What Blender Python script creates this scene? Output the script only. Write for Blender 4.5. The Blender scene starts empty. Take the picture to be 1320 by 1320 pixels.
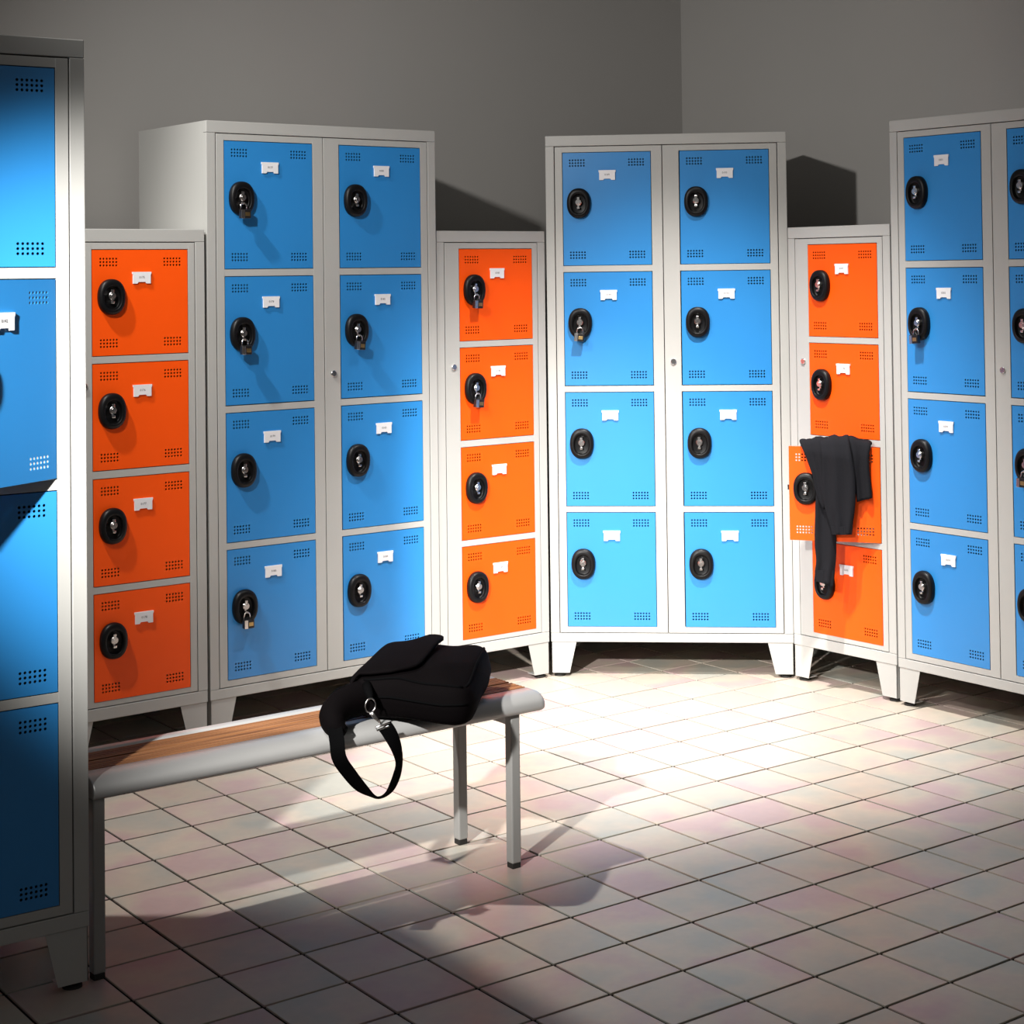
import bpy, bmesh, math, random
from math import sin, cos, pi, radians
from mathutils import Matrix, Vector

random.seed(7)
S = bpy.context.scene
COL = S.collection

# ------------------------------------------------------------------ camera
F_PX, CX, CY = 2253.85, 721.26, 297.43
PITCH, ROLL, CAM_H = -0.02396, 0.0126, 1.3422
cam = bpy.data.cameras.new('camera')
cam.sensor_width = 36.0
cam.sensor_fit = 'HORIZONTAL'
cam.lens = F_PX / 1320 * 36
cam.shift_x = (660 - CX) / 1320
cam.shift_y = (CY - 660) / 1320
cam.clip_start = 0.05
cam_o = bpy.data.objects.new('camera', cam)
COL.objects.link(cam_o)
fw = Vector((0, cos(PITCH), -sin(PITCH)))
up0 = Vector((0, sin(PITCH), cos(PITCH)))
rt0 = Vector((1, 0, 0))
rt = rt0 * cos(ROLL) - up0 * sin(ROLL)
upv = rt0 * sin(ROLL) + up0 * cos(ROLL)
cm = Matrix((rt, upv, -fw)).transposed().to_4x4()
cm.translation = (0, 0, CAM_H)
cam_o.matrix_world = cm
S.camera = cam_o

# ------------------------------------------------------------------ world + lights + exposure
S.view_settings.view_transform = 'Standard'
S.view_settings.look = 'None'
S.view_settings.gamma = 1.0
S.view_settings.use_curve_mapping = False
S.view_settings.exposure = 0.0
W = bpy.data.worlds.new('world')
S.world = W
W.use_nodes = True
W.node_tree.nodes['Background'].inputs[0].default_value = (1.0, 0.97, 0.94, 1)
W.node_tree.nodes['Background'].inputs[1].default_value = 0.105


def spot(name, loc, target, watts, angle, blend, radius, color=(1, 0.97, 0.93)):
    l = bpy.data.lights.new(name, 'SPOT')
    l.energy = watts
    l.spot_size = radians(angle)
    l.spot_blend = blend
    l.shadow_soft_size = radius
    l.color = color
    o = bpy.data.objects.new(name, l)
    COL.objects.link(o)
    o.location = loc
    d = Vector(target) - Vector(loc)
    o.rotation_euler = d.to_track_quat('-Z', 'Y').to_euler()
    return o


spot('ceiling_spot_centre', (0.40, 4.55, 3.0), (0.32, 5.40, 0.0), 740, 56, 1.0, 0.05)
spot('ceiling_spot_side', (-1.90, 3.75, 3.40), (-0.02, 4.70, 0.2), 480, 61, 1.0, 0.04)
spot('fill_spot_wall', (-1.40, 2.85, 2.62), (-0.10, 5.60, 1.35), 240, 74, 1.0, 0.06)  # added fill light, brightens the walls and the left-hand lockers
spot('stand_spot_front', (-1.36, 1.0, 2.24), (-0.03, 5.50, 0.03), 1700, 28.2, 1.0, 0.05)


# ------------------------------------------------------------------ materials
def mat(name, col, rough=0.5, metal=0.0, spec=0.5, noise=None, bump=None):
    m = bpy.data.materials.new(name)
    m.use_nodes = True
    nt = m.node_tree
    b = nt.nodes['Principled BSDF']
    b.inputs['Base Color'].default_value = (*col, 1)
    b.inputs['Roughness'].default_value = rough
    b.inputs['Metallic'].default_value = metal
    b.inputs['Specular IOR Level'].default_value = spec
    if noise or bump:
        tc = nt.nodes.new('ShaderNodeTexCoord')
    if noise:
        sc, amt = noise
        n = nt.nodes.new('ShaderNodeTexNoise')
        n.inputs['Scale'].default_value = sc
        n.inputs['Detail'].default_value = 4
        nt.links.new(tc.outputs['Object'], n.inputs['Vector'])
        r = nt.nodes.new('ShaderNodeMapRange')
        r.inputs['To Min'].default_value = 1 - amt
        r.inputs['To Max'].default_value = 1 + amt
        nt.links.new(n.outputs['Fac'], r.inputs['Value'])
        mx = nt.nodes.new('ShaderNodeVectorMath')
        mx.operation = 'SCALE'
        mx.inputs[0].default_value = col
        nt.links.new(r.outputs[0], mx.inputs['Scale'])
        nt.links.new(mx.outputs[0], b.inputs['Base Color'])
    if bump:
        sc, st = bump
        n2 = nt.nodes.new('ShaderNodeTexNoise')
        n2.inputs['Scale'].default_value = sc
        n2.inputs['Detail'].default_value = 3
        nt.links.new(tc.outputs['Object'], n2.inputs['Vector'])
        bp = nt.nodes.new('ShaderNodeBump')
        bp.inputs['Strength'].default_value = st
        bp.inputs['Distance'].default_value = 0.002
        nt.links.new(n2.outputs['Fac'], bp.inputs['Height'])
        nt.links.new(bp.outputs[0], b.inputs['Normal'])
    return m


M = {}
M['grey'] = mat('grey_enamel', (0.44, 0.44, 0.42), 0.42, noise=(6, 0.02), bump=(900, 0.05))
M['blue'] = mat('blue_enamel', (0.024, 0.232, 0.59), 0.34, spec=0.65, noise=(7, 0.04), bump=(900, 0.05))
M['orange'] = mat('orange_enamel', (0.97, 0.092, 0.002), 0.42, spec=0.28, noise=(7, 0.03), bump=(900, 0.05))
M['black'] = mat('black_plastic', (0.004, 0.004, 0.0045), 0.42, spec=0.22)
M['chrome'] = mat('chrome', (0.75, 0.73, 0.72), 0.22, 1.0)
M['padlock'] = mat('dark_metal', (0.03, 0.028, 0.03), 0.3, 0.6)
M['brass'] = mat('brass', (0.55, 0.38, 0.16), 0.35, 1.0)
M['card'] = mat('white_card', (0.80, 0.80, 0.82), 0.55)
M['ink'] = mat('ink', (0.03, 0.03, 0.03), 0.7)
M['rubber'] = mat('black_rubber', (0.012, 0.011, 0.01), 0.6)
M['alu'] = mat('brushed_aluminium', (0.56, 0.56, 0.55), 0.42, 0.55, noise=(30, 0.03))
M['leg'] = mat('grey_leg_metal', (0.33, 0.33, 0.32), 0.45, 0.3)
M['wall'] = mat('painted_plaster', (0.375, 0.362, 0.345), 0.85, noise=(2.2, 0.03), bump=(120, 0.12))
M['fabric'] = mat('black_nylon', (0.0018, 0.0013, 0.0015), 0.8, spec=0.03, bump=(700, 0.5))
M['webbing'] = mat('black_webbing', (0.0012, 0.0012, 0.0014), 0.8, spec=0.03, bump=(900, 0.5))
M['knit'] = mat('charcoal_knit', (0.012, 0.012, 0.0145), 0.95, spec=0.08, bump=(500, 0.6))


def grout_mat():
    return mat('grout', (0.016, 0.012, 0.010), 0.95, spec=0.1, noise=(40, 0.3))


M['grout'] = grout_mat()

TILE, TANG, TX, TY = 0.17773, 28.91837 - 18 * pi / 2, 0.53906, 3.85305


def tile_mat():
    m = bpy.data.materials.new('glazed_tile')
    m.use_nodes = True
    nt = m.node_tree
    L = nt.links
    b = nt.nodes['Principled BSDF']
    g = nt.nodes.new('ShaderNodeNewGeometry')
    mp = nt.nodes.new('ShaderNodeMapping')
    mp.vector_type = 'TEXTURE'
    mp.inputs['Location'].default_value = (TX, TY, 0)
    mp.inputs['Rotation'].default_value = (0, 0, TANG)
    mp.inputs['Scale'].default_value = (TILE, TILE, 1)
    L.new(g.outputs['Position'], mp.inputs['Vector'])
    fl = nt.nodes.new('ShaderNodeVectorMath')
    fl.operation = 'FLOOR'
    L.new(mp.outputs[0], fl.inputs[0])
    wn = nt.nodes.new('ShaderNodeTexWhiteNoise')
    L.new(fl.outputs[0], wn.inputs['Vector'])
    # mottling, shifted per tile
    ad = nt.nodes.new('ShaderNodeVectorMath')
    ad.operation = 'MULTIPLY_ADD'
    L.new(wn.outputs['Color'], ad.inputs[0])
    ad.inputs[1].default_value = (9, 9, 9)
    L.new(mp.outputs[0], ad.inputs[2])
    n1 = nt.nodes.new('ShaderNodeTexNoise')
    n1.inputs['Scale'].default_value = 0.75
    n1.inputs['Detail'].default_value = 3
    L.new(ad.outputs[0], n1.inputs['Vector'])
    cr = nt.nodes.new('ShaderNodeValToRGB')
    e = cr.color_ramp.elements
    e[0].position, e[0].color = 0.36, (0.365, 0.36, 0.315, 1)
    e[1].position, e[1].color = 0.64, (0.43, 0.32, 0.305, 1)
    x = e.new(0.5)
    x.color = (0.45, 0.39, 0.318, 1)
    L.new(n1.outputs['Fac'], cr.inputs[0])
    n2 = nt.nodes.new('ShaderNodeTexNoise')
    n2.inputs['Scale'].default_value = 9
    n2.inputs['Detail'].default_value = 5
    L.new(ad.outputs[0], n2.inputs['Vector'])
    r2 = nt.nodes.new('ShaderNodeMapRange')
    r2.inputs['To Min'].default_value = 0.90
    r2.inputs['To Max'].default_value = 1.08
    L.new(n2.outputs['Fac'], r2.inputs['Value'])
    r3 = nt.nodes.new('ShaderNodeMapRange')
    r3.inputs['To Min'].default_value = 0.93
    r3.inputs['To Max'].default_value = 1.05
    L.new(wn.outputs['Value'], r3.inputs['Value'])
    mu = nt.nodes.new('ShaderNodeMath')
    mu.operation = 'MULTIPLY'
    L.new(r2.outputs[0], mu.inputs[0])
    L.new(r3.outputs[0], mu.inputs[1])
    sc = nt.nodes.new('ShaderNodeVectorMath')
    sc.operation = 'SCALE'
    L.new(cr.outputs[0], sc.inputs[0])
    L.new(mu.outputs[0], sc.inputs['Scale'])
    L.new(sc.outputs[0], b.inputs['Base Color'])
    rr = nt.nodes.new('ShaderNodeMapRange')
    rr.inputs['To Min'].default_value = 0.36
    rr.inputs['To Max'].default_value = 0.50
    L.new(n2.outputs['Fac'], rr.inputs['Value'])
    L.new(rr.outputs[0], b.inputs['Roughness'])
    n3 = nt.nodes.new('ShaderNodeTexNoise')
    n3.inputs['Scale'].default_value = 2.0
    L.new(ad.outputs[0], n3.inputs['Vector'])
    bp = nt.nodes.new('ShaderNodeBump')
    bp.inputs['Strength'].default_value = 0.12
    bp.inputs['Distance'].default_value = 0.004
    L.new(n3.outputs['Fac'], bp.inputs['Height'])
    L.new(bp.outputs[0], b.inputs['Normal'])
    b.inputs['Specular IOR Level'].default_value = 0.20
    return m


M['tile'] = tile_mat()


def wood_mat():
    m = bpy.data.materials.new('ridged_wood')
    m.use_nodes = True
    nt = m.node_tree
    L = nt.links
    b = nt.nodes['Principled BSDF']
    tc = nt.nodes.new('ShaderNodeTexCoord')
    mp = nt.nodes.new('ShaderNodeMapping')
    mp.inputs['Scale'].default_value = (1.2, 95, 1)
    L.new(tc.outputs['Object'], mp.inputs['Vector'])
    n = nt.nodes.new('ShaderNodeTexNoise')
    n.inputs['Scale'].default_value = 2.0
    n.inputs['Detail'].default_value = 4
    L.new(mp.outputs[0], n.inputs['Vector'])
    cr = nt.nodes.new('ShaderNodeValToRGB')
    e = cr.color_ramp.elements
    e[0].position, e[0].color = 0.32, (0.115, 0.042, 0.014, 1)
    e[1].position, e[1].color = 0.68, (0.36, 0.165, 0.068, 1)
    L.new(n.outputs['Fac'], cr.inputs[0])
    L.new(cr.outputs[0], b.inputs['Base Color'])
    b.inputs['Roughness'].default_value = 0.5
    bp = nt.nodes.new('ShaderNodeBump')
    bp.inputs['Strength'].default_value = 0.35
    bp.inputs['Distance'].default_value = 0.002
    L.new(n.outputs['Fac'], bp.inputs['Height'])
    L.new(bp.outputs[0], b.inputs['Normal'])
    return m


M['wood'] = wood_mat()


# ------------------------------------------------------------------ helpers
def add_box(bm, x0, x1, y0, y1, z0, z1, bev=0.0):
    b2 = bmesh.new()
    v = [b2.verts.new((x, y, z)) for z in (z0, z1) for y in (y0, y1) for x in (x0, x1)]
    for f in ((0, 2, 3, 1), (4, 5, 7, 6), (0, 1, 5, 4), (1, 3, 7, 5), (3, 2, 6, 7), (2, 0, 4, 6)):
        b2.faces.new([v[i] for i in f])
    if bev:
        bmesh.ops.bevel(b2, geom=list(b2.edges), offset=bev, segments=2, affect='EDGES', profile=0.5)
    tmp = bpy.data.meshes.new('tmp')
    b2.to_mesh(tmp)
    b2.free()
    bm.from_mesh(tmp)
    bpy.data.meshes.remove(tmp)


def add_prism(bm, poly, axis, a0, a1):
    """poly: 2-D outline; axis 'y': (x,z) outline extruded along y; 'x': (y,z) along x; 'z': (x,y) along z."""
    def P(p, a):
        return {'y': (p[0], a, p[1]), 'x': (a, p[0], p[1]), 'z': (p[0], p[1], a)}[axis]
    A = [bm.verts.new(P(p, a0)) for p in poly]
    B = [bm.verts.new(P(p, a1)) for p in poly]
    n = len(poly)
    bm.faces.new(A)
    bm.faces.new(B[::-1])
    for i in range(n):
        bm.faces.new((A[i], B[i], B[(i + 1) % n], A[(i + 1) % n]))


def add_loft(bm, rings, cap=True, closed=True):
    R = [[bm.verts.new(p) for p in r] for r in rings]
    n = len(rings[0])
    for a, b in zip(R, R[1:]):
        for i in range(n if closed else n - 1):
            bm.faces.new((a[i], a[(i + 1) % n], b[(i + 1) % n], b[i]))
    if cap and closed:
        bm.faces.new(R[0][::-1])
        bm.faces.new(R[-1])


def add_tube(bm, pts, r, n=10, cap=True, closed=False):
    pts = [Vector(p) for p in pts]
    rings = []
    prev = None
    m = len(pts)
    for i, p in enumerate(pts):
        if closed:
            t = pts[(i + 1) % m] - pts[i - 1]
        else:
            t = pts[min(i + 1, m - 1)] - pts[max(i - 1, 0)]
        t.normalize()
        if prev is None:
            a = Vector((0, 0, 1)) if abs(t.z) < 0.9 else Vector((1, 0, 0))
            s = t.cross(a).normalized()
        else:
            s = (prev - t * prev.dot(t)).normalized()
        prev = s
        q = t.cross(s)
        rr = r[i] if isinstance(r, (list, tuple)) else r
        rings.append([p + s * (rr * cos(2 * pi * k / n)) + q * (rr * sin(2 * pi * k / n)) for k in range(n)])
    if closed:
        rings.append(rings[0])
        add_loft(bm, rings, cap=False)
        bmesh.ops.remove_doubles(bm, verts=bm.verts, dist=1e-6)
    else:
        add_loft(bm, rings, cap)


def mesh_of(bm, name, m, smooth=False):
    bmesh.ops.recalc_face_normals(bm, faces=bm.faces)
    me = bpy.data.meshes.new(name)
    bm.to_mesh(me)
    bm.free()
    me.materials.append(M[m] if isinstance(m, str) else m)
    if smooth:
        for p in me.polygons:
            p.use_smooth = True
    return me


def link(name, me, parent=None, loc=(0, 0, 0), rot=(0, 0, 0)):
    o = bpy.data.objects.new(name, me)
    COL.objects.link(o)
    if parent is not None:
        o.parent = parent
    o.location = loc
    o.rotation_euler = rot
    return o


def tag(o, label, cat, group=None):
    o['label'] = label
    o['category'] = cat
    if group:
        o['group'] = group
    return o


def boxobj(name, parent, m, x0, x1, y0, y1, z0, z1, bev=0.0008):
    bm = bmesh.new()
    add_box(bm, x0, x1, y0, y1, z0, z1, bev)
    return link(name, mesh_of(bm, name, m), parent)


def catmull(pts, n):
    pts = [Vector(p) for p in pts]
    P = [pts[0] * 2 - pts[1]] + pts + [pts[-1] * 2 - pts[-2]]
    out = []
    for i in range(1, len(P) - 2):
        a, b, c, d = P[i - 1:i + 3]
        for k in range(n):
            t = k / n
            out.append(0.5 * (2 * b + (c - a) * t + (2 * a - 5 * b + 4 * c - d) * t * t + (3 * b - 3 * c + d - a) * t ** 3))
    out.append(pts[-1])
    return out


# ------------------------------------------------------------------ room: floor, walls
WANG = 0.648
CORNER = Vector((0.493, 6.931, 0))
bm = bmesh.new()
add_box(bm, -7, 7, -3, 9.5, -0.06, -0.0035)
floor = link('floor', mesh_of(bm, 'floor', 'grout'))
floor['kind'] = 'structure'

GAP = 0.0064
bm = bmesh.new()
add_box(bm, GAP / 2, TILE - GAP / 2, GAP / 2, TILE - GAP / 2, -0.010, 0.0, 0.0012)
tile_me = mesh_of(bm, 'tile', 'tile')


def project(x, y):
    z = -CAM_H
    d = y * cos(PITCH) - z * sin(PITCH)
    if d < 0.2:
        return None
    v = y * sin(PITCH) + z * cos(PITCH)
    u, w = x / d * F_PX, -v / d * F_PX
    return CX + u * cos(ROLL) + w * sin(ROLL), CY - u * sin(ROLL) + w * cos(ROLL)


tc_, ts_ = cos(TANG), sin(TANG)
uw = Vector((cos(WANG), sin(WANG), 0))
vw = Vector((-sin(WANG), cos(WANG), 0))
cu, cv = CORNER.dot(uw), CORNER.dot(vw)
near, far = [], []
for i in range(-30, 31):
    for j in range(-40, 31):
        cx_ = TX + TILE * ((i + .5) * tc_ - (j + .5) * ts_)
        cy_ = TY + TILE * ((i + .5) * ts_ + (j + .5) * tc_)
        p = Vector((cx_, cy_, 0))
        if p.dot(uw) > cu - 0.02 or p.dot(vw) > cv - 0.02 or cy_ < -1.0 or abs(cx_) > 4.2:
            continue
        q = project(cx_, cy_)
        ox = TX + TILE * (i * tc_ - j * ts_)
        oy = TY + TILE * (i * ts_ + j * tc_)
        if q and -75 < q[0] < 1395 and 800 < q[1] < 1370:
            near.append((-q[1], ox, oy))
        else:
            far.append((ox, oy))
near.sort()
for k, (_, ox, oy) in enumerate(near):
    if k < 300:
        link('tile', tile_me, floor, (ox, oy, random.uniform(-0.0004, 0.0004)), (0, 0, TANG))
    else:
        far.append((ox, oy))
bm = bmesh.new()
for ox, oy in far:
    rm = Matrix.Translation((ox, oy, 0)) @ Matrix.Rotation(TANG, 4, 'Z')
    vs = [bm.verts.new(rm @ Vector((x, y, z))) for z in (-0.01, 0) for x, y in
          ((GAP / 2, GAP / 2), (TILE - GAP / 2, GAP / 2), (TILE - GAP / 2, TILE - GAP / 2), (GAP / 2, TILE - GAP / 2))]
    bm.faces.new(vs[4:8])
    for a in range(4):
        b = (a + 1) % 4
        bm.faces.new((vs[a], vs[b], vs[4 + b], vs[4 + a]))
ft = link('floor_tiles', mesh_of(bm, 'floor_tiles', 'tile'), floor)
ft['kind'] = 'stuff'

for nm, ang, x0, x1 in (('wall_left', WANG, -9, 0.15), ('wall_right', WANG - pi / 2, 0.0, 7.5)):
    bm = bmesh.new()
    add_box(bm, x0, x1, 0, 0.15, -0.06, 3.2)
    w = link(nm, mesh_of(bm, nm, 'wall'), None, CORNER, (0, 0, ang))
    w['kind'] = 'structure'

# ------------------------------------------------------------------ lockers
HT, WT, HO, WO, DEP, ZC = 1.8, 0.8006, 1.4809, 0.4301, 0.4634, 0.1151
ZT = [(1.7437, 1.3638), (1.3437, 0.9629), (0.9434, 0.5633), (0.5446, 0.1650)]
ZO = [(1.4237, 1.1239), (1.1044, 0.8043), (0.7837, 0.4839), (0.4648, 0.1663)]
# column: door left, door right, frame left, frame right
CT = [(0.0560, 0.3534, 0.0312, 0.3886), (0.4453, 0.7440, 0.3912, 0.7690)]
CO = [(0.0865, 0.3780, 0.0320, 0.3985)]
DT = 0.016


def door_mesh(name, w, h, m):
    """Sheet-steel door with real perforations; origin at its top right (hinge) corner, front at y = 0."""
    bm = bmesh.new()
    pitch, nb, nr = 0.0094, 6, 3
    r = 0.0029
    mx, mz = 0.0195, 0.0200
    xs = [0] + [mx + pitch * k for k in range(nb + 1)] + [w - mx - pitch * (nb - k) for k in range(nb + 1)] + [w]
    zs = [0] + [mz + pitch * k for k in range(nr + 1)] + [h - mz - pitch * (nr - k) for k in range(nr + 1)] + [h]
    hx = set(range(1, nb + 1)) | set(range(nb + 2, 2 * nb + 2))
    hz = set(range(1, nr + 1)) | set(range(nr + 2, 2 * nr + 2))
    layers = []
    for y in (0.0, 0.0012):
        G = [[bm.verts.new((x - w, y, -z)) for z in zs] for x in xs]
        holes = {}
        for i in range(len(xs) - 1):
            for j in range(len(zs) - 1):
                c = [G[i][j], G[i + 1][j], G[i + 1][j + 1], G[i][j + 1]]
                if i in hx and j in hz:
                    ox, oz = (xs[i] + xs[i + 1]) / 2 - w, -(zs[j] + zs[j + 1]) / 2
                    ring = [bm.verts.new((ox + r * cos(k * pi / 4), y, oz + r * sin(k * pi / 4))) for k in range(8)]
                    cc = [c[1], c[0], c[3], c[2]]      # corners at 45, 135, 225, 315 degrees
                    for k in range(4):
                        bm.faces.new((cc[k], ring[(2 * k + 1) % 8], ring[2 * k]))
                        bm.faces.new((cc[k], ring[(2 * k + 2) % 8], ring[2 * k + 1]))
                        bm.faces.new((cc[k - 1], cc[k], ring[2 * k]))
                    holes[(i, j)] = ring
                else:
                    bm.faces.new(c)
        layers.append(holes)
    for k in layers[0]:
        a, b = layers[0][k], layers[1][k]
        for q in range(8):
            bm.faces.new((a[q], a[(q + 1) % 8], b[(q + 1) % 8], b[q]))
    # folded flange round the edge
    for x0, x1, z0, z1 in ((-w, -w + 0.0012, -h, 0), (-0.0012, 0, -h, 0), (-w, 0, -0.0012, 0), (-w, 0, -h, -h + 0.0012)):
        add_box(bm, x0, x1, 0.0001, DT, z0, z1)
    return mesh_of(bm, name, m)


GAPD = 0.0038
dwT, dhT = CT[0][1] - CT[0][0] - GAPD, ZT[0][0] - ZT[0][1] - GAPD
dwO, dhO = CO[0][1] - CO[0][0] - GAPD, ZO[0][0] - ZO[0][1] - GAPD
DOOR = {'blue': door_mesh('blue_door', dwT, dhT, 'blue'), 'orange': door_mesh('orange_door', dwO, dhO, 'orange')}


def oval(a, b, y, dz=0.0, n=40):
    out = []
    for k in range(n):
        t = 2 * pi * k / n
        c, s = cos(t), sin(t)
        p = 2 / 2.25
        out.append((a * math.copysign(abs(c) ** p, c), y, dz + b * math.copysign(abs(s) ** p, s)))
    return out


bm = bmesh.new()
A_, B_ = 0.0400, 0.0505
rings = [oval(A_ * s, B_ * s2, -d, dz) for s, s2, d, dz in (
    (1, 1, 0.0, 0), (1, 1, 0.006, 0), (0.975, 0.98, 0.0115, 0), (0.92, 0.93, 0.0148, 0), (0.84, 0.85, 0.0168, 0),
    (0.75, 0.765, 0.0176, -0.0005), (0.665, 0.685, 0.0174, -0.0015), (0.640, 0.665, 0.0163, -0.0025), (0.625, 0.650, 0.0125, -0.003), (0.615, 0.64, 0.0045, -0.003), (0.55, 0.57, 0.0035, -0.003))]
add_loft(bm, rings)
CUP = mesh_of(bm, 'handle_cup', 'black', True)

bm = bmesh.new()


def disc(bm, r, y0, y1, z=0, x=0, n=24, bev=0.0):
    rings = [[(x + r * cos(2 * pi * k / n), y0, z + r * sin(2 * pi * k / n)) for k in range(n)]]
    if bev:
        rings.append([(x + r * cos(2 * pi * k / n), y1 + bev, z + r * sin(2 * pi * k / n)) for k in range(n)])
        rr = r - bev
    else:
        rr = r
    rings.append([(x + rr * cos(2 * pi * k / n), y1, z + rr * sin(2 * pi * k / n)) for k in range(n)])
    add_loft(bm, rings)


disc(bm, 0.0112, -0.0036, -0.0170, 0.0, bev=0.002)
disc(bm, 0.0060, -0.0165, -0.0185, 0.0, bev=0.0008)
add_box(bm, -0.0045, 0.0045, -0.0160, -0.0036, 0.009, 0.0175, 0.001)
add_box(bm, -0.0050, 0.0050, -0.0175, -0.0036, -0.0215, -0.0145, 0.0012)
add_box(bm, -0.0030, 0.0030, -0.0100, -0.0036, -0.016, -0.009, 0.0006)
HASP = mesh_of(bm, 'hasp', 'chrome')

bm = bmesh.new()
pw, ph = 0.0285, 0.0165
out = [(-pw, ph), (pw, ph), (pw, ph - 0.005), (pw - 0.002, ph - 0.009), (pw - 0.002, -ph), (0.0135, -ph), (0.0105, -ph + 0.0045),
       (-0.0105, -ph + 0.0045), (-0.0135, -ph), (-pw + 0.002, -ph), (-pw + 0.002, ph - 0.009), (-pw, ph - 0.005)]
add_prism(bm, out, 'y', -0.0045, -0.0005)
PLATE = mesh_of(bm, 'name_plate', 'card')

bm = bmesh.new()
disc(bm, 0.0095, 0.002, -0.0050, bev=0.0012)
add_box(bm, -0.0010, 0.0010, -0.0056, -0.004, -0.0055, 0.0055)
add_box(bm, -0.0045, -0.0025, -0.0056, -0.004, -0.004, 0.004)
STILELOCK = mesh_of(bm, 'stile_lock', 'chrome')


def foot_mesh(mirror):
    bm = bmesh.new()
    s = -1 if mirror else 1
    x0 = 0.0022
    add_prism(bm, [(s * x0, ZC - 0.0005), (s * 0.084, ZC - 0.0005), (s * 0.0605, 0.0125), (s * x0, 0.0125)], 'y', 0.002, 0.0036)
    add_prism(bm, [(0.002, ZC - 0.0005), (0.070, ZC - 0.0005), (0.050, 0.0125), (0.002, 0.0125)], 'x', s * x0, s * (x0 + 0.0016))
    add_prism(bm, [(s * (x0 + .001), 0.003), (s * 0.058, 0.003), (s * 0.058, 0.045), (s * (x0 + .001), 0.045)], 'z', 0.0125, 0.0145)
    return mesh_of(bm, 'foot', 'grey')


FOOT = {False: foot_mesh(False), True: foot_mesh(True)}
bm = bmesh.new()
for r0, r1, z0, z1 in ((0.0185, 0.0185, 0.0, 0.005), (0.0185, 0.010, 0.005, 0.009), (0.007, 0.007, 0.008, 0.016)):
    add_loft(bm, [[(r * cos(2 * pi * k / 20), r * sin(2 * pi * k / 20), z) for k in range(20)] for r, z in ((r0, z0), (r1, z1))])
PAD = mesh_of(bm, 'leveling_pad', 'rubber')


def text_mesh(s, size):
    cu_ = bpy.data.curves.new('print', 'FONT')
    cu_.body = s
    cu_.size = size
    cu_.align_x = 'CENTER'
    cu_.align_y = 'CENTER'
    cu_.resolution_u = 2
    o = bpy.data.objects.new('print', cu_)
    COL.objects.link(o)
    dg = bpy.context.evaluated_depsgraph_get()
    me = bpy.data.meshes.new_from_object(o.evaluated_get(dg))
    bpy.data.objects.remove(o)
    bpy.data.curves.remove(cu_)
    me.materials.clear()
    me.materials.append(M['ink'])
    return me


HANDLE = {'blue': (0.0530, 0.1690), 'orange': (0.0543, 0.1320)}
PLATE_Z = {'blue': 0.0595 + 0.0165, 'orange': 0.0625 + 0.0165}


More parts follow.
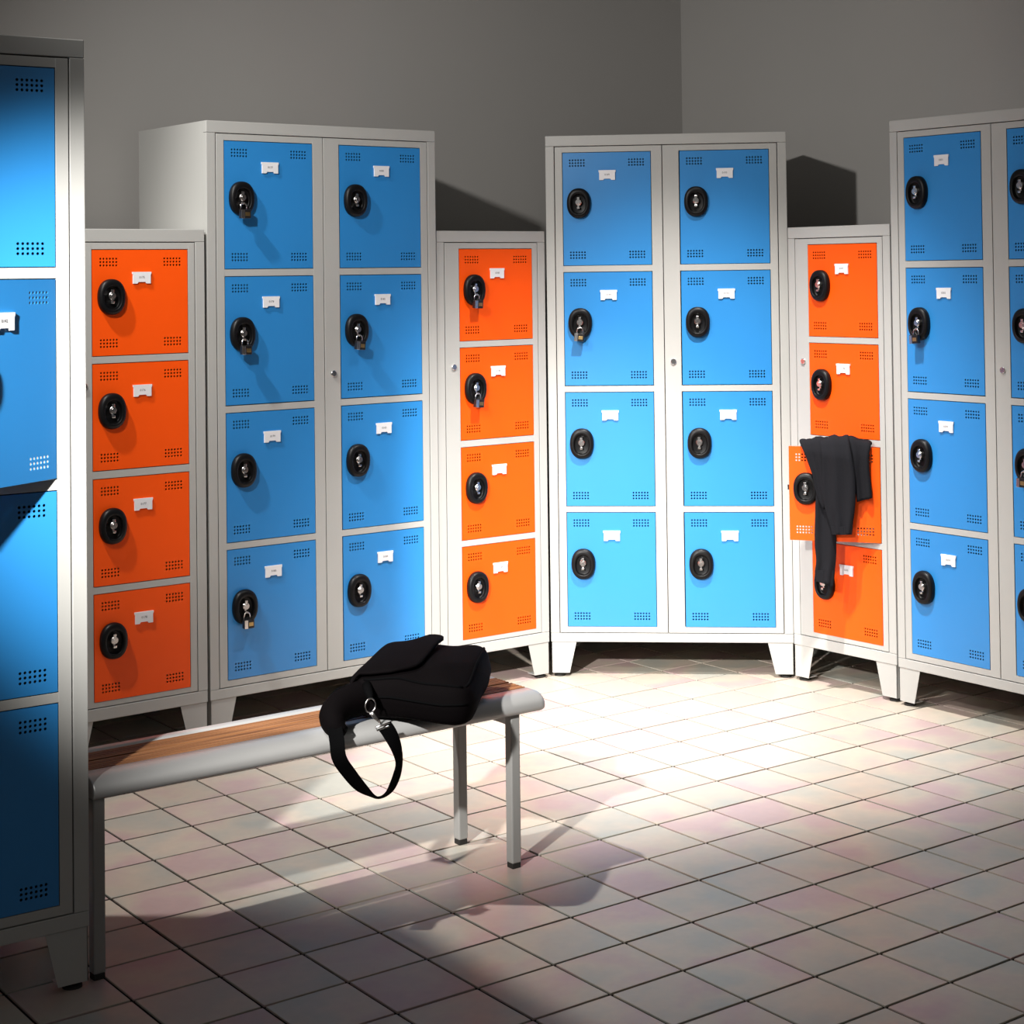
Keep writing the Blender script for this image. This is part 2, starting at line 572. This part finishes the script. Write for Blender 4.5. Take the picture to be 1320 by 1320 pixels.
def locker(kind, L, label, numbers, opened={}):
    tall = kind == 'blue'
    x, y, a = L
    H, Wd, rows, cols = (HT, WT, ZT, CT) if tall else (HO, WO, ZO, CO)
    root = bpy.data.objects.new('tall_locker' if tall else 'short_locker', None)
    COL.objects.link(root)
    root.location = (x, y, 0)
    root.rotation_euler = (0, 0, a)
    root.empty_display_size = 0.1
    tag(root, label, 'locker', 'tall blue lockers' if tall else 'short orange lockers')
    ft_, fb_ = (1.7625, 0.1465) if tall else (1.4420, 0.1515)
    sL, sR = cols[0][2] - 0.0026, cols[-1][3] + 0.0026
    e = 0.0006
    boxobj('top_rail', root, 'grey', 0, Wd, 0, 0.020, ft_ + 0.0026, H, 0.0015)
    boxobj('side_stile', root, 'grey', 0, sL, 0, 0.020, fb_ - 0.0026 + e, ft_ + 0.0026 - e, 0.0012)
    boxobj('side_stile', root, 'grey', sR, Wd, 0, 0.020, fb_ - 0.0026 + e, ft_ + 0.0026 - e, 0.0012)
    boxobj('bottom_rail', root, 'grey', 0, Wd, 0, 0.020, ZC, fb_ - 0.0026, 0.0015)
    boxobj('side_panel', root, 'grey', 0, 0.0012, 0.0195, DEP, ZC, H, 0)
    boxobj('side_panel', root, 'grey', Wd - 0.0012, Wd, 0.0195, DEP, ZC, H, 0)
    boxobj('back_panel', root, 'grey', 0.0012, Wd - 0.0012, DEP - 0.0012, DEP, ZC, H, 0)
    boxobj('top_panel', root, 'grey', 0.0012, Wd - 0.0012, 0.0195, DEP - 0.0012, H - 0.0012, H, 0)
    boxobj('bottom_panel', root, 'grey', 0.0012, Wd - 0.0012, 0.0195, DEP - 0.0012, ZC, ZC + 0.0012, 0)
    if tall:
        xm = (cols[0][3] + cols[1][2]) / 2
        boxobj('divider', root, 'grey', xm - 0.0006, xm + 0.0006, 0.03, DEP - 0.0012, ZC + 0.0012, H - 0.0012, 0)
    # rivet on the side
    for i in range(3):
        zs_ = (rows[i][1] + rows[i + 1][0]) / 2
        boxobj('shelf', root, 'grey', 0.0012, Wd - 0.0012, 0.03, DEP - 0.0012, zs_ - 0.001, zs_ + 0.001, 0)
    for ci, (dl, dr, fl_, fr_) in enumerate(cols):
        bm = bmesh.new()
        add_box(bm, fl_, dl, 0.0004, 0.018, fb_, ft_, 0.0008)
        add_box(bm, dr, fr_, 0.0004, 0.018, fb_, ft_, 0.0008)
        zz = [ft_] + [z for r in rows for z in r] + [fb_]
        for k in range(0, len(zz), 2):
            add_box(bm, dl - 0.0008, dr + 0.0008, 0.0007, 0.018, zz[k + 1], zz[k], 0.0006)
        fo = link('door_frame', mesh_of(bm, 'door_frame', 'grey'), root)
        if ci == len(cols) - 1:
            link('stile_lock', STILELOCK, fo, ((fl_ + dl) / 2 + (0.001 if tall else 0.003), 0, 1.043))
        for ri, (zt, zb) in enumerate(rows):
            ang = radians(opened.get((ci, ri), 0))
            d = link('door', DOOR[kind], root, (dr - GAPD / 2, 0.0002, zt - GAPD / 2), (0, 0, ang))
            w_ = dwT if tall else dwO
            hx, hz = HANDLE[kind]
            link('handle_cup', CUP, d, (-w_ + hx, 0, -hz))
            link('hasp', HASP, d, (-w_ + hx - 0.001, 0, -hz + 0.003))
            link('name_plate', PLATE, d, (-w_ / 2 + 0.002, 0, -PLATE_Z[kind]))
            n = numbers[ci * 4 + ri]
            link('number', text_mesh(n, 0.0085), d, (-w_ / 2 + 0.002, -0.0048, -PLATE_Z[kind] + 0.001), (pi / 2, 0, 0))
            if ang:
                boxobj('latch_bolt', d, 'padlock', -w_ - 0.006, -w_ + 0.004, 0.005, 0.011, -hz - 0.006, -hz + 0.010, 0.0008)
    for xx, yy, ry, mir in ((0, 0, 0, False), (Wd, 0, 0, True), (0, DEP, 1, True), (Wd, DEP, 1, False)):
        f = link('foot', FOOT[mir], root, (xx, yy, 0), (0, 0, pi if ry else 0))
        s = -1 if mir else 1
        link('leveling_pad', PAD, f, (s * 0.026, 0.022, 0))
    bpy.context.view_layer.update()
    return root


def nums(n0, n):
    return ['%04d' % (n0 + i) for i in range(n)]


LK = {}
LK[1] = locker('blue', (-1.56095, 2.88298, 0.61743), 'tall grey locker with one blue door swung ajar, standing at the end of the bench', nums(137, 8), {(1, 1): 31})
LK[2] = locker('orange', (-1.3740, 4.8205, 0.655), 'short grey locker with four closed orange doors and no padlocks', nums(175, 4))
LK[3] = locker('blue', (-1.02698, 5.09118, 0.66115), 'tall grey locker with eight blue doors, four of them padlocked, behind the black bag', nums(177, 8))
LK[4] = locker('orange', (-0.39501, 5.58752, 0.64226), 'short grey locker whose upper two orange doors are padlocked', nums(185, 4))
LK[5] = locker('blue', (-0.0447, 5.84828, -0.08825), 'tall grey locker with eight blue doors set across the room corner, one padlock', nums(189, 8))
LK[6] = locker('orange', (0.75198, 5.76666, -0.88128), 'short grey locker with an open orange door holding a dark sweater', nums(197, 4), {(0, 2): 32})
LK[7] = locker('blue', (1.02698, 5.41784, -0.91388), 'tall grey locker with blue doors next to the short locker with the sweater', nums(201, 8))

# ------------------------------------------------------------------ padlocks
bm = bmesh.new()
add_box(bm, -0.0165, 0.0165, -0.0075, 0.0075, -0.0265, 0.0, 0.0022)
PB = mesh_of(bm, 'padlock_body', 'padlock')
bm = bmesh.new()
pts = [(-0.0095, 0, -0.002), (-0.0095, 0, 0.009)] + [(0.0095 * cos(pi - t), 0, 0.009 + 0.0095 * sin(t)) for t in [pi * k / 10 for k in range(1, 10)]] + [(0.0095, 0, 0.009), (0.0095, 0, -0.002)]
add_tube(bm, pts, 0.0021, 10)
PS = mesh_of(bm, 'shackle', 'chrome', True)
bm = bmesh.new()
add_box(bm, -0.002, 0.0125, -0.0084, -0.0070, -0.0195, -0.0085, 0.0005)
PK = mesh_of(bm, 'face_plate', 'brass')
bm = bmesh.new()
add_box(bm, -0.0155, -0.0045, -0.0081, -0.0070, -0.0262, -0.0015, 0.0004)
PE = mesh_of(bm, 'side_plate', 'chrome')

PL = [(3, 0, 0, 'topmost padlocked blue door of the locker behind the bag'),
      (3, 0, 1, 'blue door directly below the topmost padlocked one, behind the bag'),
      (3, 0, 3, 'bottom blue door of the locker behind the bag'),
      (3, 1, 1, 'blue door beside the key lock, behind the bag'),
      (4, 0, 0, 'top orange door of the short locker'),
      (4, 0, 1, 'second orange door down on the short locker'),
      (5, 0, 1, 'blue locker set across the room corner'),
      (7, 0, 1, 'second blue door down, next to the sweater locker'),
      (7, 1, 2, 'third blue door down, two columns from the sweater locker')]
for li, ci, ri, txt in PL:
    kind = 'orange' if li in (2, 4, 6) else 'blue'
    rows, cols = (ZO, CO) if kind == 'orange' else (ZT, CT)
    w_ = dwO if kind == 'orange' else dwT
    hx, hz = HANDLE[kind]
    xx = cols[ci][1] - GAPD / 2 - w_ + hx - 0.001
    zz = rows[ri][0] - GAPD / 2 - hz + 0.003
    root = bpy.data.objects.new('padlock', None)
    COL.objects.link(root)
    root.empty_display_size = 0.02
    root.matrix_world = LK[li].matrix_world @ Matrix.Translation((xx, -0.026, zz - 0.036)) @ Matrix.Rotation(random.uniform(-0.12, 0.12), 4, 'Y')
    tag(root, 'small dark padlock on the ' + txt, 'padlock', 'padlocks on the locker doors')
    link('body', PB, root)
    link('shackle', PS, root, (0, 0.008, 0))
    link('face_plate', PK, root)
    link('side_plate', PE, root)

# ------------------------------------------------------------------ bench
BA = 0.651
bench = bpy.data.objects.new('bench', None)
COL.objects.link(bench)
bench.location = (-0.121, 3.985, 0)
bench.rotation_euler = (0, 0, BA)
tag(bench, 'low changing-room bench with brown slatted seat and grey metal rails and legs', 'bench')
U0, U1 = -0.999, 0.078
prof = [(0.046, 0.345), (0.046, 0.385), (0.020, 0.3855), (0.006, 0.3845), (-0.008, 0.3805), (-0.018, 0.374), (-0.0235, 0.366), (-0.025, 0.357),
        (-0.0235, 0.350), (-0.018, 0.3455), (0.0, 0.345)]


def rail(name, flip):
    bm = bmesh.new()
    rings = []
    cy_, cz_ = 0.012, 0.365
    for u, s in ((U0, 0.97), (U0 + 0.003, 1), (U1 - 0.014, 1), (U1 - 0.007, 0.985), (U1 - 0.002, 0.93), (U1, 0.84)):
        ring = []
        for v, z in prof:
            v2, z2 = cy_ + (v - cy_) * s, cz_ + (z - cz_) * s
            if flip:
                v2 = 0.214 - v2
            ring.append((u, v2, z2))
        rings.append(ring)
    add_loft(bm, rings)
    o = link(name, mesh_of(bm, name, 'alu', True), bench)
    me = o.data
    for p in me.polygons:
        p.use_smooth = abs(p.normal.x) < 0.9
    return o


rail('seat_rail', False)
rail('seat_rail', True)
sl0, sl1 = 0.0465, 0.1675
mid = (sl0 + sl1) / 2
for a, b in ((sl0, mid - 0.0036), (mid + 0.0036, sl1)):
    bm = bmesh.new()
    add_box(bm, U0 + 0.004, U1 - 0.006, a, b, 0.362, 0.3838, 0.0015)
    n = 5
    wd = (b - a) / n
    for k in range(n):
        add_box(bm, U0 + 0.004, U1 - 0.006, a + k * wd + 0.0016, a + (k + 1) * wd - 0.0016, 0.380, 0.3862, 0.0012)
    link('wood_slat', mesh_of(bm, 'wood_slat', 'wood'), bench)
for uu in (-0.985, 0.0):
    for vv in (0.0, 0.214):
        bm = bmesh.new()
        add_box(bm, -0.0125, 0.0125, -0.0125, 0.0125, 0.012, 0.346, 0.003)
        lg = link('leg', mesh_of(bm, 'leg', 'leg'), bench, (uu, vv, 0))
        bm = bmesh.new()
        add_box(bm, -0.0115, 0.0115, -0.0115, 0.0115, 0.0, 0.0125, 0.002)
        link('leg_cap', mesh_of(bm, 'leg_cap', 'rubber'), lg)
    boxobj('crossbar', bench, 'alu', uu - 0.010, uu + 0.010, 0.0125, 0.2015, 0.320, 0.3445, 0.001)

# ------------------------------------------------------------------ shoulder bag lying on the bench
bag = bpy.data.objects.new('shoulder_bag', None)
COL.objects.link(bag)
bag.location = (-0.32, 3.92, 0.386)
tag(bag, 'black nylon shoulder bag lying on the bench, strap hanging over the edge', 'bag')
BO = Vector(bag.location)
FLc, FRc, BRc, BLc = Vector((-0.458, 3.772)), Vector((-0.205, 3.748)), Vector((-0.172, 4.055)), Vector((-0.400, 4.060))
KB = 7.0


def bag_xy(a, b):
    s, t = (a + 1) / 2, (b + 1) / 2
    p = (FLc * (1 - s) + FRc * s) * (1 - t) + (BLc * (1 - s) + BRc * s) * t
    return p


def bag_pt(a, b, c):
    n = (abs(a) ** KB + abs(b) ** KB + abs(c) ** KB) ** (1 / KB)
    a, b, c = a / n, b / n, c / n
    p = bag_xy(a, b)
    hz = 0.050
    z = 0.4365 + c * hz
    top = max(0, c)
    z += top * (0.010 * (1 - a * a) * (1 - b * b) + 0.006 * b)          # stuffed lid
    z += 0.0022 * sin(7 * a + 3 * b) * top
    side = 1 - abs(c)
    p = p + Vector((0.010 * a * side, 0.010 * b * side))
    # the unsupported front corner sags
    bu = (p.x + 0.121) * cos(BA) + (p.y - 3.985) * sin(BA)
    bv = -(p.x + 0.121) * sin(BA) + (p.y - 3.985) * cos(BA)
    if bv < -0.03:
        z -= min(0.016, (-0.03 - bv) * 0.22)
    return Vector((p.x, p.y, z)) - BO


def add_bag(bm):
    N, NZ = 20, 10
    cache = {}

    def V(i, j, k):
        key = (i, j, k)
        if key not in cache:
            cache[key] = bm.verts.new(bag_pt(-1 + 2 * i / N, -1 + 2 * j / N, -1 + 2 * k / NZ))
        return cache[key]
    for i in range(N):
        for j in range(N):
            for k in (0, NZ):
                bm.faces.new((V(i, j, k), V(i + 1, j, k), V(i + 1, j + 1, k), V(i, j + 1, k)))
    for k in range(NZ):
        for i in range(N):
            for j in (0, N):
                bm.faces.new((V(i, j, k), V(i + 1, j, k), V(i + 1, j, k + 1), V(i, j, k + 1)))
                bm.faces.new((V(j, i, k), V(j, i + 1, k), V(j, i + 1, k + 1), V(j, i, k + 1)))


bm = bmesh.new()
add_bag(bm)
link('bag_body', mesh_of(bm, 'bag_body', 'fabric', True), bag)

# flap folded over the top from the strap side
bm = bmesh.new()
NS, NT = 24, 24
grid = []
for i in range(NS + 1):
    row = []
    for j in range(NT + 1):
        t = -1 + 2 * j / NT
        end = 0.12 - 0.42 * max(0, abs(t) - 0.55) ** 2 / 0.2025 + 0.10 * t
        s = i / NS
        if s < 0.22:                                     # down the side
            q = s / 0.22
            p = bag_pt(-1.0, t * 0.97, -0.2 + 1.2 * q) + Vector((-0.007, 0, 0.004 * q))
        else:
            q = (s - 0.22) / 0.78
            a = -1 + (end + 1) * q
            p = bag_pt(a, t * 0.99, 1.0) + Vector((-0.007 * (1 - q), 0, 0.006 + 0.010 * q * q * max(0, t + 0.2)))
        row.append(bm.verts.new(p))
    grid.append(row)
for i in range(NS):
    for j in range(NT):
        bm.faces.new((grid[i][j], grid[i + 1][j], grid[i + 1][j + 1], grid[i][j + 1]))
fo = link('flap', mesh_of(bm, 'flap', 'fabric', True), bag)
sm = fo.modifiers.new('thick', 'SOLIDIFY')
sm.thickness = 0.006
sm.offset = 1

# piping along the upper edges
for pts in ([bag_pt(-0.9 + 1.86 * k / 16, -1.0, 0.92) for k in range(17)], [bag_pt(1.0, -0.94 + 1.9 * k / 16, 0.92) for k in range(17)],
            [bag_pt(-0.9 + 1.86 * k / 16, -1.0, 0.1) + Vector((0, -0.002, 0)) for k in range(17)]):
    bm = bmesh.new()
    add_tube(bm, pts, 0.0028, 8)
    link('piping', mesh_of(bm, 'piping', 'webbing', True), bag)


def ribbon(name, pts, normals, width, thick, m, parent, off):
    """Flat strap through pts; normals: width directions (interpolated)."""
    P = catmull(pts, 8)
    Nn = catmull(normals, 8)
    bm = bmesh.new()
    rings = []
    for i, p in enumerate(P):
        t = (P[min(i + 1, len(P) - 1)] - P[max(i - 1, 0)]).normalized()
        w = Nn[i] - t * Nn[i].dot(t)
        w.normalize()
        h = t.cross(w)
        rings.append([p - off + w * (a * width / 2) + h * (b * thick / 2) for a, b in ((-1, -0.6), (-0.9, -1), (0.9, -1), (1, -0.6), (1, 0.6), (0.9, 1), (-0.9, 1), (-1, 0.6))])
    add_loft(bm, rings)
    return link(name, mesh_of(bm, name, m, False), parent)


sp = [(-0.470, 3.775, 0.452), (-0.490, 3.735, 0.440), (-0.487, 3.690, 0.418), (-0.474, 3.641, 0.381), (-0.468, 3.631, 0.347), (-0.450, 3.645, 0.312), (-0.427, 3.664, 0.276),
      (-0.405, 3.679, 0.254), (-0.388, 3.692, 0.249), (-0.370, 3.707, 0.261), (-0.358, 3.716, 0.286), (-0.353, 3.720, 0.315), (-0.360, 3.721, 0.347), (-0.372, 3.718, 0.374), (-0.382, 3.716, 0.390)]
sn = [(0.3, 0.9, 0), (0.8, 0.5, 0), (1, 0.2, 0), (1, 0.0, 0.1), (1, -0.1, 0.3), (0.75, -0.3, 0.6), (0.6, -0.5, 0.5), (0.2, -0.9, 0.35), (-0.1, -0.95, 0.25), (-0.4, -0.85, 0.1), (-0.45, -0.85, 0),
      (-0.35, -0.9, 0), (-0.6, -0.7, 0), (-0.85, -0.4, 0.2), (-0.9, -0.3, 0.3)]
ribbon('strap', sp, sn, 0.031, 0.0035, 'webbing', bag, BO)
# shoulder pad bunched at the bag's end
bm = bmesh.new()
pp = catmull([(-0.425, 3.805, 0.434), (-0.460, 3.768, 0.430), (-0.484, 3.727, 0.424), (-0.490, 3.702, 0.412), (-0.481, 3.682, 0.398), (-0.463, 3.674, 0.387)], 6)
rad = [0.038, 0.036, 0.031, 0.029, 0.024, 0.013]
add_tube(bm, [p - BO for p in pp], [rad[min(5, i // 6)] * (1 - (i % 6) / 6) + rad[min(5, i // 6 + 1)] * ((i % 6) / 6) for i in range(len(pp))], 16)
link('shoulder_pad', mesh_of(bm, 'shoulder_pad', 'fabric', True), bag)
# ring, snap hook and buckle
ringc = Vector((-0.411, 3.705, 0.436))
bm = bmesh.new()
ax1, ax2 = Vector((0.80, 0.60, 0)), Vector((0.0, 0.0, 1.0))
add_tube(bm, [ringc - BO + ax1 * (0.0125 * cos(2 * pi * k / 24)) + ax2 * (0.0145 * sin(2 * pi * k / 24)) for k in range(24)], 0.0016, 8, closed=True)
link('ring', mesh_of(bm, 'ring', 'chrome', True), bag)
bm = bmesh.new()
add_tube(bm, [Vector(p) - BO for p in ((-0.409, 3.700, 0.424), (-0.403, 3.702, 0.416), (-0.396, 3.705, 0.406), (-0.390, 3.708, 0.398))], [0.0022, 0.0036, 0.0034, 0.0026], 10)
add_tube(bm, [Vector(p) - BO for p in ((-0.413, 3.700, 0.424), (-0.409, 3.698, 0.419), (-0.403, 3.698, 0.411), (-0.396, 3.702, 0.404))], 0.0014, 8)
link('snap_hook', mesh_of(bm, 'snap_hook', 'chrome', True), bag)
bm = bmesh.new()
c0, wx, tx = Vector((-0.386, 3.711, 0.393)) - BO, Vector((0.80, 0.55, 0.15)).normalized(), Vector((0.35, 0.2, -0.85)).normalized()
add_tube(bm, [c0 - wx * 0.017, c0 + wx * 0.017, c0 + wx * 0.017 + tx * 0.007, c0 - wx * 0.017 + tx * 0.007], 0.0020, 8, closed=True)
link('buckle', mesh_of(bm, 'buckle', 'chrome', True), bag)
# side lug that carries the ring
bm = bmesh.new()
add_tube(bm, [Vector(p) - BO for p in ((-0.425, 3.772, 0.462), (-0.420, 3.745, 0.458), (-0.413, 3.720, 0.452), (-0.411, 3.708, 0.449))], [0.011, 0.010, 0.008, 0.005], 10)
link('ring_lug', mesh_of(bm, 'ring_lug', 'webbing', True), bag)

# ------------------------------------------------------------------ sweater over the open orange door
LA, LB = {
    'A': (0.010, [(0.2429, 0.7988), (0.2352, 0.7643), (0.2214, 0.7279), (0.2077, 0.6835), (0.2022, 0.643), (0.2051, 0.5901), (0.2088, 0.4885), (0.2049, 0.4278), (0.2091, 0.3952), (0.21, 0.3647)],
          [(0.1545, 0.8106), (0.1553, 0.7659), (0.1518, 0.7295), (0.1484, 0.685), (0.1471, 0.6445), (0.1439, 0.592), (0.1402, 0.491), (0.142, 0.4303), (0.1458, 0.3978), (0.1519, 0.3483)]),
    'A2': (0.020, [(0.2549, 0.8022), (0.2377, 0.7691), (0.2219, 0.7288), (0.2102, 0.6925), (0.2027, 0.6521), (0.191, 0.6159), (0.1779, 0.592)],
           [(0.149, 0.8134), (0.1497, 0.7709), (0.1504, 0.7304), (0.151, 0.694), (0.1517, 0.6535), (0.1563, 0.6169), (0.1711, 0.5874)]),
    'B': (0.032, [(0.1878, 0.8086), (0.1783, 0.7634), (0.1771, 0.7149), (0.176, 0.6543), (0.1709, 0.5938), (0.1586, 0.5538), (0.1548, 0.5378), (0.1491, 0.5138)],
          [(0.0963, 0.8175), (0.0832, 0.7574), (0.0741, 0.6972), (0.0731, 0.637), (0.0771, 0.5886), (0.0816, 0.5604), (0.084, 0.5402), (0.0872, 0.516)]),
    'C': (0.014, [(0.1026, 0.8161), (0.0873, 0.7639), (0.0822, 0.7075), (0.077, 0.6553), (0.0724, 0.6143)],
          [(0.0251, 0.7994), (0.0322, 0.757), (0.0318, 0.7088), (0.0274, 0.6647), (0.0248, 0.6278)])}, None
HINGE = LK[6].matrix_world @ Vector((0.3780, 0, 0))
aL6 = -0.88128 + radians(32)
SW = Matrix.Translation((HINGE.x, HINGE.y, 0)) @ Matrix.Rotation(aL6, 4, 'Z')    # local: x = -r, y = -d, z
sweater = bpy.data.objects.new('sweater', None)
COL.objects.link(sweater)
sweater.matrix_world = SW
sweater.empty_display_size = 0.05
tag(sweater, 'dark charcoal knitted sweater draped over the open orange locker door, sleeves hanging', 'sweater')


def cloth(bm, off, left, right, h, folds, seed, back, z_top=0.800):
    n = 28
    rows = []
    L = catmull([(p[0], p[1], 0) for p in left], 4)
    R = catmull([(p[0], p[1], 0) for p in right], 4)
    m = min(len(L), len(R))
    # over the top of the door and a little down its back
    bk = -0.028 if back else -0.006
    if back:
        rows.append((L[0].x, R[0].x, 0.66, 0.66, bk - 0.004, (-1, 0)))
        rows.append((L[0].x, R[0].x, z_top - 0.03, z_top - 0.03, bk, (-1, 0)))
    rows.append((L[0].x, R[0].x, z_top - 0.004, z_top - 0.004, bk + 0.006, (-0.8, 0.6)))
    rows.append((L[0].x, R[0].x, L[0].y - 0.003, R[0].y - 0.003, -0.004, (0, 1)))
    for i in range(1, m):
        k = min(1, i / 4)
        rows.append((L[i].x, R[i].x, L[i].y, R[i].y, off * (0.35 + 0.65 * k), (k ** 0.5, (1 - k) * 0.8)))
    rings = []
    for ri, (xl, xr, zl, zr, d, nn) in enumerate(rows):
        nv = Vector((nn[0], nn[1])).normalized()
        ring = []
        taper = 1.0
        for k in range(n):
            t = 2 * pi * k / n
            c, s = cos(t), sin(t)
            u = 0.5 + 0.5 * math.copysign(abs(c) ** 0.8, c)
            hh = h * math.copysign(abs(s) ** 0.7, s)
            if s > 0.05:
                hh += 0.0070 * sin(folds * u * 2 * pi + seed + 0.05 * ri) * (0.4 + 0.6 * min(1, ri / 8)) * s
            r = xl + (xr - xl) * u
            z = zl + (zr - zl) * u
            ring.append((-r, -(d + nv.x * hh), z + nv.y * hh))
        rings.append(ring)
    add_loft(bm, rings)


SPEC = [('sleeve', 'A', 0.0075, 1.3, 0.3, False), ('body_fold', 'A2', 0.0065, 1.8, 1.2, True), ('sleeve', 'B', 0.0085, 2.0, 2.0, True), ('body_fold', 'C', 0.0075, 1.2, 0.5, False)]
for nm, key, h, fl_, sd, bk in SPEC:
    off, l, r = LA[key]
    bm = bmesh.new()
    cloth(bm, off, l, r, h, fl_, sd, bk)
    link(nm, mesh_of(bm, nm, 'knit', True), sweater)
# ribbed cuffs
for key, h in (('A', 0.0088), ('B', 0.0098)):
    off, l, r = LA[key]
    bm = bmesh.new()
    n = 64
    rings = []
    for q in range(5):
        f = q / 4
        k = -2 if f < 0.999 else -1
        xl = l[-2][0] * (1 - f) + l[-1][0] * f
        xr = r[-2][0] * (1 - f) + r[-1][0] * f
        zl = l[-2][1] * (1 - f) + (l[-1][1] - 0.001) * f
        zr = r[-2][1] * (1 - f) + (r[-1][1] - 0.001) * f
        ring = []
        for k in range(n):
            t = 2 * pi * k / n
            c, s = cos(t), sin(t)
            u = 0.5 + 0.505 * math.copysign(abs(c) ** 0.8, c)
            hh = (h + (0.0007 if k % 2 else 0)) * math.copysign(abs(s) ** 0.7, s)
            ring.append((-(xl + (xr - xl) * u), -(off + hh), zl + (zr - zl) * u))
        rings.append(ring)
    add_loft(bm, rings)
    link('cuff', mesh_of(bm, 'cuff', 'knit', False), sweater)
